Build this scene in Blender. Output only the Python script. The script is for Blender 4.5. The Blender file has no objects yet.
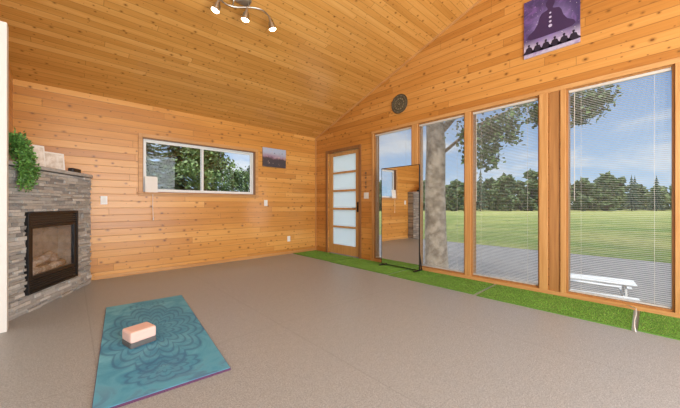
import bpy, bmesh, math, random
from mathutils import Vector, Matrix, noise
random.seed(7)
SC=bpy.context.scene
COL=SC.collection
SC.view_settings.view_transform='Standard'
SC.view_settings.look='None'

# ------------------------------------------------------------------ materials
def new_mat(name):
    m=bpy.data.materials.new(name); m.use_nodes=True
    nt=m.node_tree; b=nt.nodes['Principled BSDF']
    return m,nt,b
def N(nt,t,**k):
    n=nt.nodes.new(t)
    for a,v in k.items(): setattr(n,a,v)
    return n
def mth(nt,op,a,b=None,c=None,clamp=False):
    n=nt.nodes.new('ShaderNodeMath'); n.operation=op; n.use_clamp=clamp
    for i,x in enumerate((a,b,c)):
        if x is None: continue
        if isinstance(x,(int,float)): n.inputs[i].default_value=x
        else: nt.links.new(x,n.inputs[i])
    return n.outputs[0]
def mixc(nt,fac,a,b,mode='MIX'):
    n=nt.nodes.new('ShaderNodeMix'); n.data_type='RGBA'; n.blend_type=mode
    if isinstance(fac,(int,float)): n.inputs[0].default_value=fac
    else: nt.links.new(fac,n.inputs[0])
    for i,x in ((6,a),(7,b)):
        if isinstance(x,tuple): n.inputs[i].default_value=(*x[:3],1)
        else: nt.links.new(x,n.inputs[i])
    return n.outputs[2]
def mrange(nt,v,a,b,c=0.0,d=1.0,smooth=True):
    n=nt.nodes.new('ShaderNodeMapRange')
    if smooth: n.interpolation_type='SMOOTHSTEP'
    nt.links.new(v,n.inputs[0])
    for i,x in zip((1,2,3,4),(a,b,c,d)): n.inputs[i].default_value=x
    return n.outputs[0]
def comb(nt,x,y,z):
    n=nt.nodes.new('ShaderNodeCombineXYZ')
    for i,q in enumerate((x,y,z)):
        if isinstance(q,(int,float)): n.inputs[i].default_value=q
        else: nt.links.new(q,n.inputs[i])
    return n.outputs[0]
def objxyz(nt):
    t=N(nt,'ShaderNodeTexCoord'); s=N(nt,'ShaderNodeSeparateXYZ')
    nt.links.new(t.outputs['Object'],s.inputs[0])
    return s.outputs[0],s.outputs[1],s.outputs[2],t.outputs['Object']
def noise_tex(nt,vec,scale,detail=2.0,rough=.5,dist=0.0):
    n=N(nt,'ShaderNodeTexNoise'); n.inputs['Scale'].default_value=scale
    n.inputs['Detail'].default_value=detail; n.inputs['Roughness'].default_value=rough
    n.inputs['Distortion'].default_value=dist
    if vec is not None: nt.links.new(vec,n.inputs['Vector'])
    return n.outputs[0]
def bump(nt,b,h,strength=.3,dist=.01):
    n=N(nt,'ShaderNodeBump'); n.inputs['Strength'].default_value=strength; n.inputs['Distance'].default_value=dist
    nt.links.new(h,n.inputs['Height']); nt.links.new(n.outputs[0],b.inputs['Normal'])
def plain(name,col,rough=.5,metal=0.0,var=.08,scale=20):
    m,nt,b=new_mat(name)
    x,y,z,v=objxyz(nt)
    n=noise_tex(nt,v,scale,3)
    a=tuple(c*(1-var) for c in col); c2=tuple(min(1,c*(1+var)) for c in col)
    nt.links.new(mixc(nt,n,a,c2),b.inputs['Base Color'])
    b.inputs['Roughness'].default_value=rough; b.inputs['Metallic'].default_value=metal
    return m
def plank_mat(name,along,across,w,c_lo,c_mid,c_hi,knotcol=(.16,.055,.013),knots=6.0,rough=.32,groove=.5,krad=.082):
    m,nt,b=new_mat(name)
    X=objxyz(nt); L=X['xyz'.index(along)]; A=X['xyz'.index(across)]
    a=mth(nt,'DIVIDE',A,w); row=mth(nt,'FLOOR',a); fr=mth(nt,'FRACT',a)
    wn=N(nt,'ShaderNodeTexWhiteNoise',noise_dimensions='1D'); nt.links.new(row,wn.inputs['W'])
    rr=wn.outputs['Value']
    l2=mth(nt,'MULTIPLY_ADD',rr,7.3,L); ls=mth(nt,'DIVIDE',l2,2.6); seg=mth(nt,'FLOOR',ls); lf=mth(nt,'FRACT',ls)
    wn2=N(nt,'ShaderNodeTexWhiteNoise',noise_dimensions='2D'); nt.links.new(comb(nt,row,seg,0),wn2.inputs['Vector'])
    br=wn2.outputs['Value']
    gv=comb(nt,mth(nt,'MULTIPLY',L,1.6),mth(nt,'MULTIPLY',A,34),mth(nt,'MULTIPLY',br,20))
    g=noise_tex(nt,gv,1.0,4,.55,.4)
    big=noise_tex(nt,comb(nt,mth(nt,'MULTIPLY',L,.7),mth(nt,'MULTIPLY',A,5),br),1.0,2)
    t=mth(nt,'ADD',mth(nt,'MULTIPLY_ADD',br,.46,-.03),mth(nt,'MULTIPLY',g,.58))
    t=mth(nt,'ADD',t,mth(nt,'MULTIPLY_ADD',big,.5,-.25),clamp=True)
    cr=N(nt,'ShaderNodeValToRGB'); nt.links.new(t,cr.inputs[0])
    cr.color_ramp.elements[0].position=.12; cr.color_ramp.elements[0].color=(*c_lo,1)
    cr.color_ramp.elements[1].position=.85; cr.color_ramp.elements[1].color=(*c_hi,1)
    e=cr.color_ramp.elements.new(.5); e.color=(*c_mid,1)
    col=cr.outputs[0]
    kv=comb(nt,mth(nt,'MULTIPLY',l2,knots),mth(nt,'MULTIPLY',A,knots*1.25),0)
    vo=N(nt,'ShaderNodeTexVoronoi',voronoi_dimensions='2D'); vo.inputs['Scale'].default_value=1
    nt.links.new(kv,vo.inputs['Vector'])
    sp=N(nt,'ShaderNodeSeparateColor'); nt.links.new(vo.outputs['Color'],sp.inputs[0])
    rad=mth(nt,'MULTIPLY_ADD',mth(nt,'POWER',sp.outputs[0],1.8),krad,.018)
    q=mth(nt,'DIVIDE',vo.outputs['Distance'],rad)
    core=mrange(nt,q,.6,1.15,1,0)
    halo=mrange(nt,q,.8,2.8,.55,0)
    col=mixc(nt,halo,col,tuple(c*.6 for c in c_lo))
    kstr=mth(nt,'MULTIPLY_ADD',sp.outputs[1],.45,.48)
    col=mixc(nt,mth(nt,'MULTIPLY',core,kstr),col,knotcol)
    ed=mth(nt,'MINIMUM',fr,mth(nt,'SUBTRACT',1.0,fr))
    gr=mrange(nt,ed,.015,.055,1,0)
    le=mth(nt,'MINIMUM',lf,mth(nt,'SUBTRACT',1.0,lf))
    gr2=mrange(nt,le,.0006,.0014,1,0)
    gg=mth(nt,'MAXIMUM',gr,gr2)
    col=mixc(nt,mth(nt,'MULTIPLY',gg,groove),col,tuple(c*.35 for c in c_lo))
    nt.links.new(col,b.inputs['Base Color'])
    b.inputs['Roughness'].default_value=rough
    h=mth(nt,'SUBTRACT',mth(nt,'MULTIPLY',g,.06),gg)
    bump(nt,b,h,.3,.004)
    return m
def board_mat(name,along,c_lo,c_hi,rough=.42):
    m,nt,b=new_mat(name)
    X=objxyz(nt); s=[28,28,28]; s['xyz'.index(along)]=1.6
    gv=comb(nt,*[mth(nt,'MULTIPLY',X[i],s[i]) for i in range(3)])
    g=noise_tex(nt,gv,1,4,.6,.5)
    nt.links.new(mixc(nt,mrange(nt,g,.25,.75),c_lo,c_hi),b.inputs['Base Color'])
    b.inputs['Roughness'].default_value=rough; bump(nt,b,g,.08,.003)
    return m

M={}
M['backwall']=plank_mat('pine_planks_back','x','z',.100,(.47,.190,.036),(.64,.298,.064),(.76,.405,.115))
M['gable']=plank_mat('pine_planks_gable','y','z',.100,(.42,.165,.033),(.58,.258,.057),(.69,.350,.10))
M['leftwall']=plank_mat('pine_planks_side','y','z',.100,(.47,.190,.036),(.64,.298,.064),(.76,.405,.115))
M['ceil']=plank_mat('pine_planks_ceiling','x','y',.076,(.52,.238,.050),(.67,.335,.082),(.77,.425,.130),knots=7.4,rough=.26,krad=.07)
M['trim_y']=board_mat('fir_trim_y','y',(.52,.25,.08),(.66,.37,.14))
M['trim_z']=board_mat('fir_trim_z','z',(.50,.235,.072),(.64,.35,.13))
M['post']=board_mat('fir_post','z',(.34,.15,.045),(.48,.23,.075))
M['trim_x']=board_mat('fir_trim_x','x',(.48,.23,.07),(.64,.35,.13))
M['door_wood']=board_mat('door_wood','z',(.50,.26,.085),(.64,.37,.14))
M['brown']=board_mat('brown_frame','z',(.22,.10,.037),(.32,.155,.063))
M['white']=plain('white_paint',(.80,.80,.78),.55,var=.02,scale=4)
M['bench']=plain('weathered_white_paint',(.60,.60,.59),.7,var=.1,scale=12)
M['vinyl']=plain('white_vinyl',(.80,.82,.82),.35,var=.02)
M['blind']=plain('blind_slat_aluminium',(.62,.59,.54),.4,var=.03)
M['black']=plain('black_metal',(.018,.018,.02),.35,.4,.15)
M['louver']=plain('dark_bronze_metal',(.06,.058,.056),.35,.5,.15)
M['dark']=plain('dark_plastic',(.03,.03,.035),.5,0,.1)
M['chrome']=plain('brushed_nickel',(.50,.47,.43),.28,1.0,.04)
M['brass']=plain('aged_brass',(.35,.26,.13),.35,1.0,.1)

def speckle_floor():
    m,nt,b=new_mat('speckled_grey_floor')
    x,y,z,v=objxyz(nt)
    n1=noise_tex(nt,v,90,3,.65); n2=noise_tex(nt,v,1.1,3,.5); n3=noise_tex(nt,v,190,2,.65); n4=noise_tex(nt,v,22,3,.6)
    c=mixc(nt,mrange(nt,n1,.30,.70),(.300,.322,.342),(.455,.480,.500))
    c=mixc(nt,mth(nt,'MULTIPLY',mrange(nt,n3,.57,.66),.75),c,(.72,.75,.77))
    c=mixc(nt,mth(nt,'MULTIPLY',mrange(nt,n3,.43,.34),.75),c,(.15,.16,.17))
    c=mixc(nt,mth(nt,'MULTIPLY',mrange(nt,n4,.4,.65),.18),c,(.25,.265,.28))
    c=mixc(nt,mth(nt,'MULTIPLY',n2,.12),c,(.30,.32,.33))
    def seam(q,w,off,wd):
        f=mth(nt,'FRACT',mth(nt,'DIVIDE',mth(nt,'ADD',q,off),w)); e=mth(nt,'MINIMUM',f,mth(nt,'SUBTRACT',1.0,f))
        return mrange(nt,e,wd*.4/w,wd/w,1,0)
    s=mth(nt,'MAXIMUM',seam(x,1.22,.35,.006),seam(y,2.44,.6,.006))
    c=mixc(nt,mth(nt,'MULTIPLY',s,.28),c,(.18,.19,.20))
    nt.links.new(c,b.inputs['Base Color']); b.inputs['Roughness'].default_value=.46
    bump(nt,b,n1,.10,.002)
    return m
M['floor']=speckle_floor()

def glass_mat(name,gl=.05,tint=(.97,.98,.98)):
    m=bpy.data.materials.new(name); m.use_nodes=True; nt=m.node_tree; nt.nodes.clear()
    o=N(nt,'ShaderNodeOutputMaterial'); t=N(nt,'ShaderNodeBsdfTransparent'); g=N(nt,'ShaderNodeBsdfGlossy')
    g.inputs['Roughness'].default_value=.02; t.inputs[0].default_value=(*tint,1)
    lw=N(nt,'ShaderNodeLayerWeight'); lw.inputs[0].default_value=.25
    mx=N(nt,'ShaderNodeMixShader')
    f=mth(nt,'MULTIPLY_ADD',lw.outputs['Fresnel'],.22,gl*.4,clamp=True)
    nt.links.new(f,mx.inputs[0]); nt.links.new(t.outputs[0],mx.inputs[1]); nt.links.new(g.outputs[0],mx.inputs[2]); nt.links.new(mx.outputs[0],o.inputs[0])
    return m
M['glass']=glass_mat('window_glass',.03)
def frosted():
    m=bpy.data.materials.new('frosted_glass'); m.use_nodes=True; nt=m.node_tree; nt.nodes.clear()
    o=N(nt,'ShaderNodeOutputMaterial'); t=N(nt,'ShaderNodeBsdfTranslucent'); d=N(nt,'ShaderNodeBsdfDiffuse'); mx=N(nt,'ShaderNodeAddShader')
    x,y,z,v=objxyz(nt); n=noise_tex(nt,v,3,2)
    nt.links.new(mixc(nt,n,(.72,.79,.80),(.82,.88,.89)),t.inputs[0]); d.inputs[0].default_value=(.26,.29,.30,1)
    nt.links.new(t.outputs[0],mx.inputs[0]); nt.links.new(d.outputs[0],mx.inputs[1]); nt.links.new(mx.outputs[0],o.inputs[0])
    return m
M['frost']=frosted()
def mirror_mat():
    m,nt,b=new_mat('mirror_silver'); x,y,z,v=objxyz(nt); n=noise_tex(nt,v,2,1)
    nt.links.new(mixc(nt,n,(.92,.93,.93),(.94,.95,.95)),b.inputs['Base Color'])
    b.inputs['Metallic'].default_value=1; b.inputs['Roughness'].default_value=.005; return m
M['mirror']=mirror_mat()
def emis(name,col,s):
    m,nt,b=new_mat(name); b.inputs['Base Color'].default_value=(*col,1)
    b.inputs['Emission Color'].default_value=(*col,1); b.inputs['Emission Strength'].default_value=s; return m
M['bulb']=emis('warm_bulb',(1,.88,.66),16)
def attr_mat(name,rough=.8,bscale=60,bstr=.5):
    m,nt,b=new_mat(name); a=N(nt,'ShaderNodeAttribute'); a.attribute_name='Col'
    x,y,z,v=objxyz(nt); n=noise_tex(nt,v,bscale,4,.65)
    c=mixc(nt,1.0,a.outputs['Color'],mixc(nt,n,(.62,.62,.62),(1.25,1.25,1.25)),'MULTIPLY')
    nt.links.new(c,b.inputs['Base Color']); b.inputs['Roughness'].default_value=rough; bump(nt,b,n,bstr,.006); return m
M['stone']=attr_mat('ledge_stone',.8,45,.8)
M['leafy']=attr_mat('leaves',.55,8,.1)
def two(name,c1,c2,scale,rough=.8,detail=4,bs=.3,lo=.35,hi=.65):
    m,nt,b=new_mat(name); x,y,z,v=objxyz(nt); n=noise_tex(nt,v,scale,detail,.6)
    nt.links.new(mixc(nt,mrange(nt,n,lo,hi),c1,c2),b.inputs['Base Color']); b.inputs['Roughness'].default_value=rough
    bump(nt,b,n,bs,.01); return m
M['mantel']=two('concrete_slab',(.36,.355,.345),(.48,.475,.46),14,.6)
M['mortar']=plain('mortar',(.12,.118,.112),.9)
M['firebrick']=two('firebrick_panel',(.34,.335,.32),(.52,.51,.49),9,.9)
M['log']=two('ceramic_log',(.44,.38,.33),(.88,.85,.82),18,.9)
M['asphalt']=two('asphalt',(.135,.128,.122),(.180,.172,.164),3,.9,8,.1)
M['gravel']=two('gravel_yard',(.165,.150,.132),(.235,.215,.19),9,.95,8,.2)
M['bark']=two('poplar_bark',(.24,.185,.13),(.56,.46,.35),5,.95,7,.8)
M['trunkdark']=two('dark_bark',(.06,.045,.035),(.12,.09,.07),9,.95)
M['decid']=two('deciduous_foliage',(.06,.09,.035),(.15,.205,.075),2.4,.9,8,.8)
M['decid2']=two('deciduous_foliage_light',(.09,.125,.045),(.21,.26,.10),2.4,.9,8,.8)
M['conif']=two('conifer_foliage',(.035,.06,.032),(.09,.14,.068),2.2,.9,6,.8)
def field():
    m,nt,b=new_mat('meadow_grass'); x,y,z,v=objxyz(nt)
    n1=noise_tex(nt,comb(nt,mth(nt,'MULTIPLY',x,.16),mth(nt,'MULTIPLY',y,.09),0),1,9,.75)
    n2=noise_tex(nt,v,1.1,9,.85)
    c=mixc(nt,mrange(nt,n1,.40,.62),(.185,.275,.045),(.44,.42,.13))
    c=mixc(nt,mth(nt,'MULTIPLY',mrange(nt,n2,.42,.60),.65),c,(.11,.155,.03))
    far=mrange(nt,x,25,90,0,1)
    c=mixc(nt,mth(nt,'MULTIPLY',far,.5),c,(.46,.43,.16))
    nt.links.new(c,b.inputs['Base Color']); b.inputs['Roughness'].default_value=1; bump(nt,b,n2,1,.4); return m
M['field']=field()
M['turf']=attr_mat('artificial_grass',.7,30,.1)
M['turfbase']=plain('turf_backing',(.11,.26,.035),.9)
M['peach']=plain('pink_foam',(.86,.59,.53),.75,0,.04,60)
M['charcoal']=plain('charcoal_foam',(.12,.12,.125),.8,0,.1,60)
M['paper']=plain('white_card',(.84,.83,.80),.7,0,.03)
M['pot']=plain('clay_pot',(.35,.20,.12),.8)
M['sand']=plain('kraft_board',(.45,.30,.17),.8)

def mat_pattern():
    m,nt,b=new_mat('yoga_mat_print'); x,y,z,v=objxyz(nt)
    wob=noise_tex(nt,v,9,4,.65); marb=noise_tex(nt,v,3.2,6,.65,1.5)
    base=mixc(nt,mrange(nt,marb,.3,.7),(.065,.32,.52),(.18,.53,.70))
    def mandala(cx,cy,R,pet,rings,ell=1.0):
        dx=mth(nt,'SUBTRACT',x,cx); dy=mth(nt,'MULTIPLY',mth(nt,'SUBTRACT',y,cy),ell)
        r=mth(nt,'SQRT',mth(nt,'ADD',mth(nt,'MULTIPLY',dx,dx),mth(nt,'MULTIPLY',dy,dy)))
        th=mth(nt,'ARCTAN2',dy,dx)
        s=mth(nt,'ABSOLUTE',mth(nt,'SINE',mth(nt,'MULTIPLY',th,pet/2)))
        w_=mth(nt,'SUBTRACT',mth(nt,'DIVIDE',r,R),mth(nt,'MULTIPLY',s,.18))
        q=mth(nt,'MULTIPLY',w_,rings)
        f=mth(nt,'ABSOLUTE',mth(nt,'SUBTRACT',mth(nt,'FRACT',q),.5))
        line=mrange(nt,f,.08,.22,1,0)
        s2=mth(nt,'ABSOLUTE',mth(nt,'SINE',mth(nt,'MULTIPLY',th,pet)))
        rad=mrange(nt,s2,.0,.22,.5,0)
        line=mth(nt,'MAXIMUM',line,rad)
        inside=mrange(nt,w_,.93,1.0,1,0)
        return mth(nt,'MULTIPLY',line,inside),inside
    l1,i1=mandala(0.0,.0,.315,12,6.0,.50)
    l2,i2=mandala(0.0,-.68,.20,10,3.0,1.3)
    l3,i3=mandala(0.0,.76,.15,8,3.0,1.2)
    wear=mrange(nt,wob,.2,.5,.3,1)
    c=mixc(nt,mth(nt,'MULTIPLY',i1,.28),base,(.035,.18,.38))
    c=mixc(nt,mth(nt,'MULTIPLY',i2,.25),c,(.035,.18,.38))
    L=mth(nt,'MAXIMUM',l1,mth(nt,'MAXIMUM',l2,l3))
    c=mixc(nt,mth(nt,'MULTIPLY',mth(nt,'MULTIPLY',L,wear),.52),c,(.03,.12,.30))
    low=mrange(nt,y,-.45,-.93,0,1)
    c=mixc(nt,mth(nt,'MULTIPLY',mth(nt,'MULTIPLY',low,mrange(nt,marb,.45,.62)),.6),c,(.05,.10,.28))
    nt.links.new(c,b.inputs['Base Color']); b.inputs['Roughness'].default_value=.7
    return m
M['yoga']=mat_pattern()
M['purple']=plain('plum_rubber',(.10,.03,.09),.7)

# ------------------------------------------------------------------ mesh builder
class MB:
    def __init__(s): s.v=[];s.f=[];s.m=[];s.c=[]
    def add(s,vs,fs,m=0,col=None):
        o=len(s.v); s.v+= [tuple(p) for p in vs]
        for f in fs: s.f.append(tuple(i+o for i in f)); s.m.append(m); s.c.append(col)
    def box(s,x0,x1,y0,y1,z0,z1,m=0,col=None):
        vs=[(x,y,z) for x in(x0,x1) for y in(y0,y1) for z in(z0,z1)]
        s.add(vs,[(0,1,3,2),(4,6,7,5),(0,4,5,1),(2,3,7,6),(0,2,6,4),(1,5,7,3)],m,col)
    def obox(s,c,size,R,m=0,col=None):
        h=[q/2 for q in size]; vs=[]
        for x in(-1,1):
            for y in(-1,1):
                for z in(-1,1): vs.append(Vector(c)+R@Vector((x*h[0],y*h[1],z*h[2])))
        s.add(vs,[(0,1,3,2),(4,6,7,5),(0,4,5,1),(2,3,7,6),(0,2,6,4),(1,5,7,3)],m,col)
    def beam(s,p,q,w,h,m=0,col=None):
        p=Vector(p);q=Vector(q);d=(q-p);L=d.length
        R=d.to_track_quat('X','Z').to_matrix(); s.obox((p+q)/2,(L,w,h),R,m,col)
    def tube(s,pts,rad,n=12,m=0,col=None,cap=True):
        pts=[Vector(p) for p in pts]
        if not isinstance(rad,(list,tuple)): rad=[rad]*len(pts)
        vs=[];prev=None
        for i,p in enumerate(pts):
            d=(pts[min(i+1,len(pts)-1)]-pts[max(i-1,0)])
            if d.length<1e-9: d=prev
            d=d.normalized(); prev=d
            up=Vector((0,0,1)) if abs(d.z)<.95 else Vector((1,0,0))
            a=d.cross(up).normalized(); b2=d.cross(a).normalized()
            for k in range(n):
                t=2*math.pi*k/n; vs.append(p+(a*math.cos(t)+b2*math.sin(t))*rad[i])
        fs=[]
        for i in range(len(pts)-1):
            for k in range(n):
                k2=(k+1)%n; fs.append((i*n+k,i*n+k2,(i+1)*n+k2,(i+1)*n+k))
        if cap: fs.append(tuple(range(n))[::-1]); fs.append(tuple((len(pts)-1)*n+k for k in range(n)))
        s.add(vs,fs,m,col)
    def ring(s,c,R,r,axis='x',n=32,k=8,m=0):
        vs=[];fs=[]
        for i in range(n):
            t=2*math.pi*i/n
            for j in range(k):
                u=2*math.pi*j/k; rr=R+r*math.cos(u); h=r*math.sin(u)
                p=(rr*math.cos(t),rr*math.sin(t),h)
                if axis=='x': p=(p[2],p[0],p[1])
                elif axis=='y': p=(p[0],p[2],p[1])
                vs.append((p[0]+c[0],p[1]+c[1],p[2]+c[2]))
        for i in range(n):
            for j in range(k):
                fs.append((i*k+j,((i+1)%n)*k+j,((i+1)%n)*k+(j+1)%k,i*k+(j+1)%k))
        s.add(vs,fs,m)
    def prism(s,poly,a0,a1,axis='x',m=0):
        n=len(poly)
        def P(a,p): return (a,p[0],p[1]) if axis=='x' else ((p[0],a,p[1]) if axis=='y' else (p[0],p[1],a))
        vs=[P(a0,p) for p in poly]+[P(a1,p) for p in poly]
        fs=[tuple(range(n))[::-1],tuple(range(n,2*n))]+[(i,(i+1)%n,n+(i+1)%n,n+i) for i in range(n)]
        s.add(vs,fs,m)
    def blob(s,c,r,sub=2,amp=.25,fr=1.3,m=0,col=None,seed=0,flat=1.0,zmin=None):
        bm=bmesh.new(); bmesh.ops.create_icosphere(bm,subdivisions=sub,radius=1)
        vs=[]
        for v in bm.verts:
            d=v.co.normalized(); k=1+amp*noise.noise(d*fr*2+Vector((seed,seed*.7,0)))*2
            rr=r if isinstance(r,(tuple,list)) else (r,r,r)
            zz=c[2]+d.z*k*rr[2]*flat
            if zmin is not None: zz=max(zz,zmin)
            vs.append((c[0]+d.x*k*rr[0],c[1]+d.y*k*rr[1],zz))
        fs=[tuple(v.index for v in f.verts) for f in bm.faces]; bm.free(); s.add(vs,fs,m,col)
    def obj(s,name,mats,parent=None,loc=(0,0,0),rot=(0,0,0),smooth=False,bevel=0,label=None,cat=None,kind=None,group=None,fix=True):
        me=bpy.data.meshes.new(name); me.from_pydata(s.v,[],s.f)
        if not isinstance(mats,(list,tuple)): mats=[mats]
        for q in mats: me.materials.append(q)
        me.polygons.foreach_set('material_index',s.m)
        if any(c is not None for c in s.c):
            ca=me.color_attributes.new('Col','FLOAT_COLOR','CORNER')
            for p,c in zip(me.polygons,s.c):
                c=c or (.5,.5,.5)
                for li in p.loop_indices: ca.data[li].color=(*c,1)
        if fix:
            bm=bmesh.new(); bm.from_mesh(me); bmesh.ops.recalc_face_normals(bm,faces=bm.faces); bm.to_mesh(me); bm.free()
        if smooth: me.polygons.foreach_set('use_smooth',[True]*len(me.polygons))
        me.update()
        o=bpy.data.objects.new(name,me); COL.objects.link(o)
        o.location=loc; o.rotation_euler=rot
        if parent: o.parent=parent
        if bevel:
            bv=o.modifiers.new('bevel','BEVEL'); bv.width=bevel; bv.segments=2; bv.limit_method='ANGLE'
        tag(o,label,cat,kind,group); return o
def tag(o,label=None,cat=None,kind=None,group=None):
    if label: o['label']=label
    if cat: o['category']=cat
    if kind: o['kind']=kind
    if group: o['group']=group
def empty(name,loc,rot=(0,0,0),label=None,cat=None,kind=None,group=None):
    o=bpy.data.objects.new(name,None); o.empty_display_size=.1; COL.objects.link(o); o.location=loc; o.rotation_euler=rot
    tag(o,label,cat,kind,group); return o
def dup(thing,loc,rotz,scale,label=None):
    n=thing.copy(); COL.objects.link(n); n.location=loc; n.rotation_euler=(0,0,rotz); n.scale=scale
    if label: n['label']=label
    for c in thing.children:
        k=c.copy(); COL.objects.link(k); k.parent=n
    return n

# ------------------------------------------------------------------ room shell
HE=2.575; S=.354; YR=-4.8; ZR=HE-S*YR; YF=-9.0; ZF=ZR+S*(YF-YR)
def zc(y): return HE-S*y if y>=YR else ZR+S*(y-YR)
f=MB(); f.box(-5.6,.14,YF,.14,-.12,0); f.obj('floor',M['floor'],kind='structure',label='speckled grey sheet floor')
c=MB(); th=.12
c.prism([(.14,zc(.14)),(YR,ZR),(YF,ZF),(YF,ZF+th),(YR,ZR+th),(.14,zc(.14)+th)],-5.6,.14)
c.obj('ceiling',M['ceil'],kind='structure',label='vaulted knotty pine plank ceiling')
OW=(-3.335,-1.495,1.235,2.075)
w=MB(); w.box(-4.65,OW[0],0,.14,0,HE-.05); w.box(OW[1],0,0,.14,0,HE-.05)
w.box(OW[0],OW[1],0,.14,0,OW[2]); w.box(OW[0],OW[1],0,.14,OW[3],HE-.05); w.box(-4.65,0,0,.14,HE-.05,HE)
w.obj('wall_back',M['backwall'],kind='structure',label='knotty pine plank wall')
WINS=[(-1.75,-2.57),(-2.68,-3.45),(-3.535,-4.35),(-4.605,-5.415),(-5.50,-6.30)]
ZB,ZT=.045,2.36; DO=(-.43,-1.37,2.16)
w=MB()
w.box(0,.14,DO[0],.14,0,ZT); w.box(0,.14,DO[1],DO[0],DO[2],ZT)
prev=DO[1]
for a,b in WINS:
    w.box(0,.14,a,prev,0,ZT); w.box(0,.14,b,a,0,ZB); prev=b
w.box(0,.14,YF,prev,0,ZT)
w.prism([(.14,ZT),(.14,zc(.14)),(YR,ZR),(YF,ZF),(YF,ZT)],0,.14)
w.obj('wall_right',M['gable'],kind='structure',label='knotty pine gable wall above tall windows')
w=MB(); w.prism([(0,0),(0,zc(0)),(-1.56,zc(-1.56)),(-1.56,0)],-4.79,-4.65); w.obj('wall_left',M['leftwall'],kind='structure')
w=MB(); w.box(-5.74,-4.65,-1.66,-1.56,0,zc(-1.56)+.02); w.obj('wall_return',M['white'],kind='structure')
w=MB(); w.prism([(-1.66,0),(-1.66,zc(-1.66)),(YR,ZR),(YF,ZF),(YF,0)],-5.74,-5.6); w.obj('wall_side',M['white'],kind='structure')
w=MB(); w.box(-5.74,.14,YF-.14,YF,0,ZF+.1); w.obj('wall_front',M['white'],kind='structure')
t=MB(); t.box(-4.65,-4.518,-1.66,-1.575,0,2.55); t.obj('trim_1',M['white'],kind='structure',label='white painted wall end',bevel=.004)
b=MB(); b.box(-3.90,-.001,-.014,0,0,.055); b.obj('baseboard_back',M['trim_x'],kind='structure',bevel=.003)
t=MB(); t.box(-.018,0,-6.4,-1.70,2.36,2.41); t.obj('trim_2',M['trim_y'],kind='structure',bevel=.003)
t=MB(); t.box(-.025,0,-6.4,-1.70,.0,.045); t.obj('trim_3',M['trim_y'],kind='structure',bevel=.003)
n=4
for y0,y1,d,mm in [(-1.705,-1.75,.018,'trim_z'),(-2.57,-2.68,.016,'trim_z'),(-3.45,-3.535,.016,'trim_z'),(-4.35,-4.435,.025,'trim_z'),(-4.445,-4.545,.010,'post'),(-4.555,-4.605,.025,'trim_z'),(-5.415,-5.50,.02,'trim_z')]:
    t=MB(); t.box(-d,0,y1,y0,.045,2.36); t.obj('trim_%d'%n,M[mm],kind='structure',bevel=.003); n+=1
t=MB(); t.box(-.022,-.0,-.022,-.0,0,HE-.01); t.obj('trim_%d'%n,M['trim_z'],kind='structure'); n+=1
t=MB(); t.prism([(0,zc(0)-.03),(0,zc(0)),(YR,ZR),(YR,ZR-.03)],-.018,0); t.obj('trim_%d'%n,M['trim_y'],kind='structure'); n+=1
t=MB(); t.box(-.018,0,DO[0],DO[0]+.06,0,2.22); t.box(-.018,0,DO[1]-.06,DO[1],0,2.22); t.box(-.018,0,DO[1],DO[0],DO[2],2.22)
t.obj('trim_%d'%n,M['brown'],kind='structure',bevel=.003,label='brown wooden door casing'); n+=1

# windows
for i,(a,b_) in enumerate(WINS):
    W=empty('window_%d'%(i+1),(0.0,(a+b_)/2,ZB),kind='structure',label='tall fixed window in light wooden frame')
    h=(a-b_)/2; H_=ZT-ZB; fw=.018
    fr=MB(); fr.box(.005,.13,-h,-h+fw,0,H_); fr.box(.005,.13,h-fw,h,0,H_); fr.box(.005,.13,-h+fw,h-fw,0,fw); fr.box(.005,.13,-h+fw,h-fw,H_-fw,H_)
    fr.obj('frame',M['post'],W,bevel=.002)
    g=MB(); g.box(.080,.084,-h+fw,h-fw,fw,H_-fw); g.obj('glass',M['glass'],W)
    hw=h-fw-.004
    B=empty('window_blind',(.030,(a+b_)/2,ZT-fw),label='white horizontal mini blind lowered over tall window',cat='window blind',group='mini blinds on the tall windows')
    r=MB(); r.box(-.018,.018,-hw,hw,-.028,-.001); r.obj('head_rail',M['blind'],B)
    sl=MB(); z=-.045; HH=H_-2*fw; tilt=math.radians(-2)
    while z>-(HH-.03):
        pts=[]
        for u in(-.0105,0,.0105):
            pts.append((u*math.cos(tilt),u*math.sin(tilt)+(.0022 if u==0 else 0)))
        vs=[(p[0],y,z+p[1]) for p in pts for y in(-hw,hw)]
        sl.add(vs,[(0,1,3,2),(2,3,5,4)]); z-=.0190
    sl.obj('slats',M['blind'],B,fix=False)
    r=MB(); r.box(-.012,.012,-hw,hw,-HH+.004,-HH+.018); r.obj('bottom_rail',M['blind'],B)
    for yy in(-hw*.72,hw*.72):
        r=MB(); r.box(-.0145,-.0133,yy-.001,yy+.001,-HH+.01,-.03); r.obj('ladder_cord',M['blind'],B)
    r=MB(); r.tube([(-.022,hw-.05,-.03),(-.022,hw-.05,-1.25)],.003,6); r.obj('wand',M['blind'],B)

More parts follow.
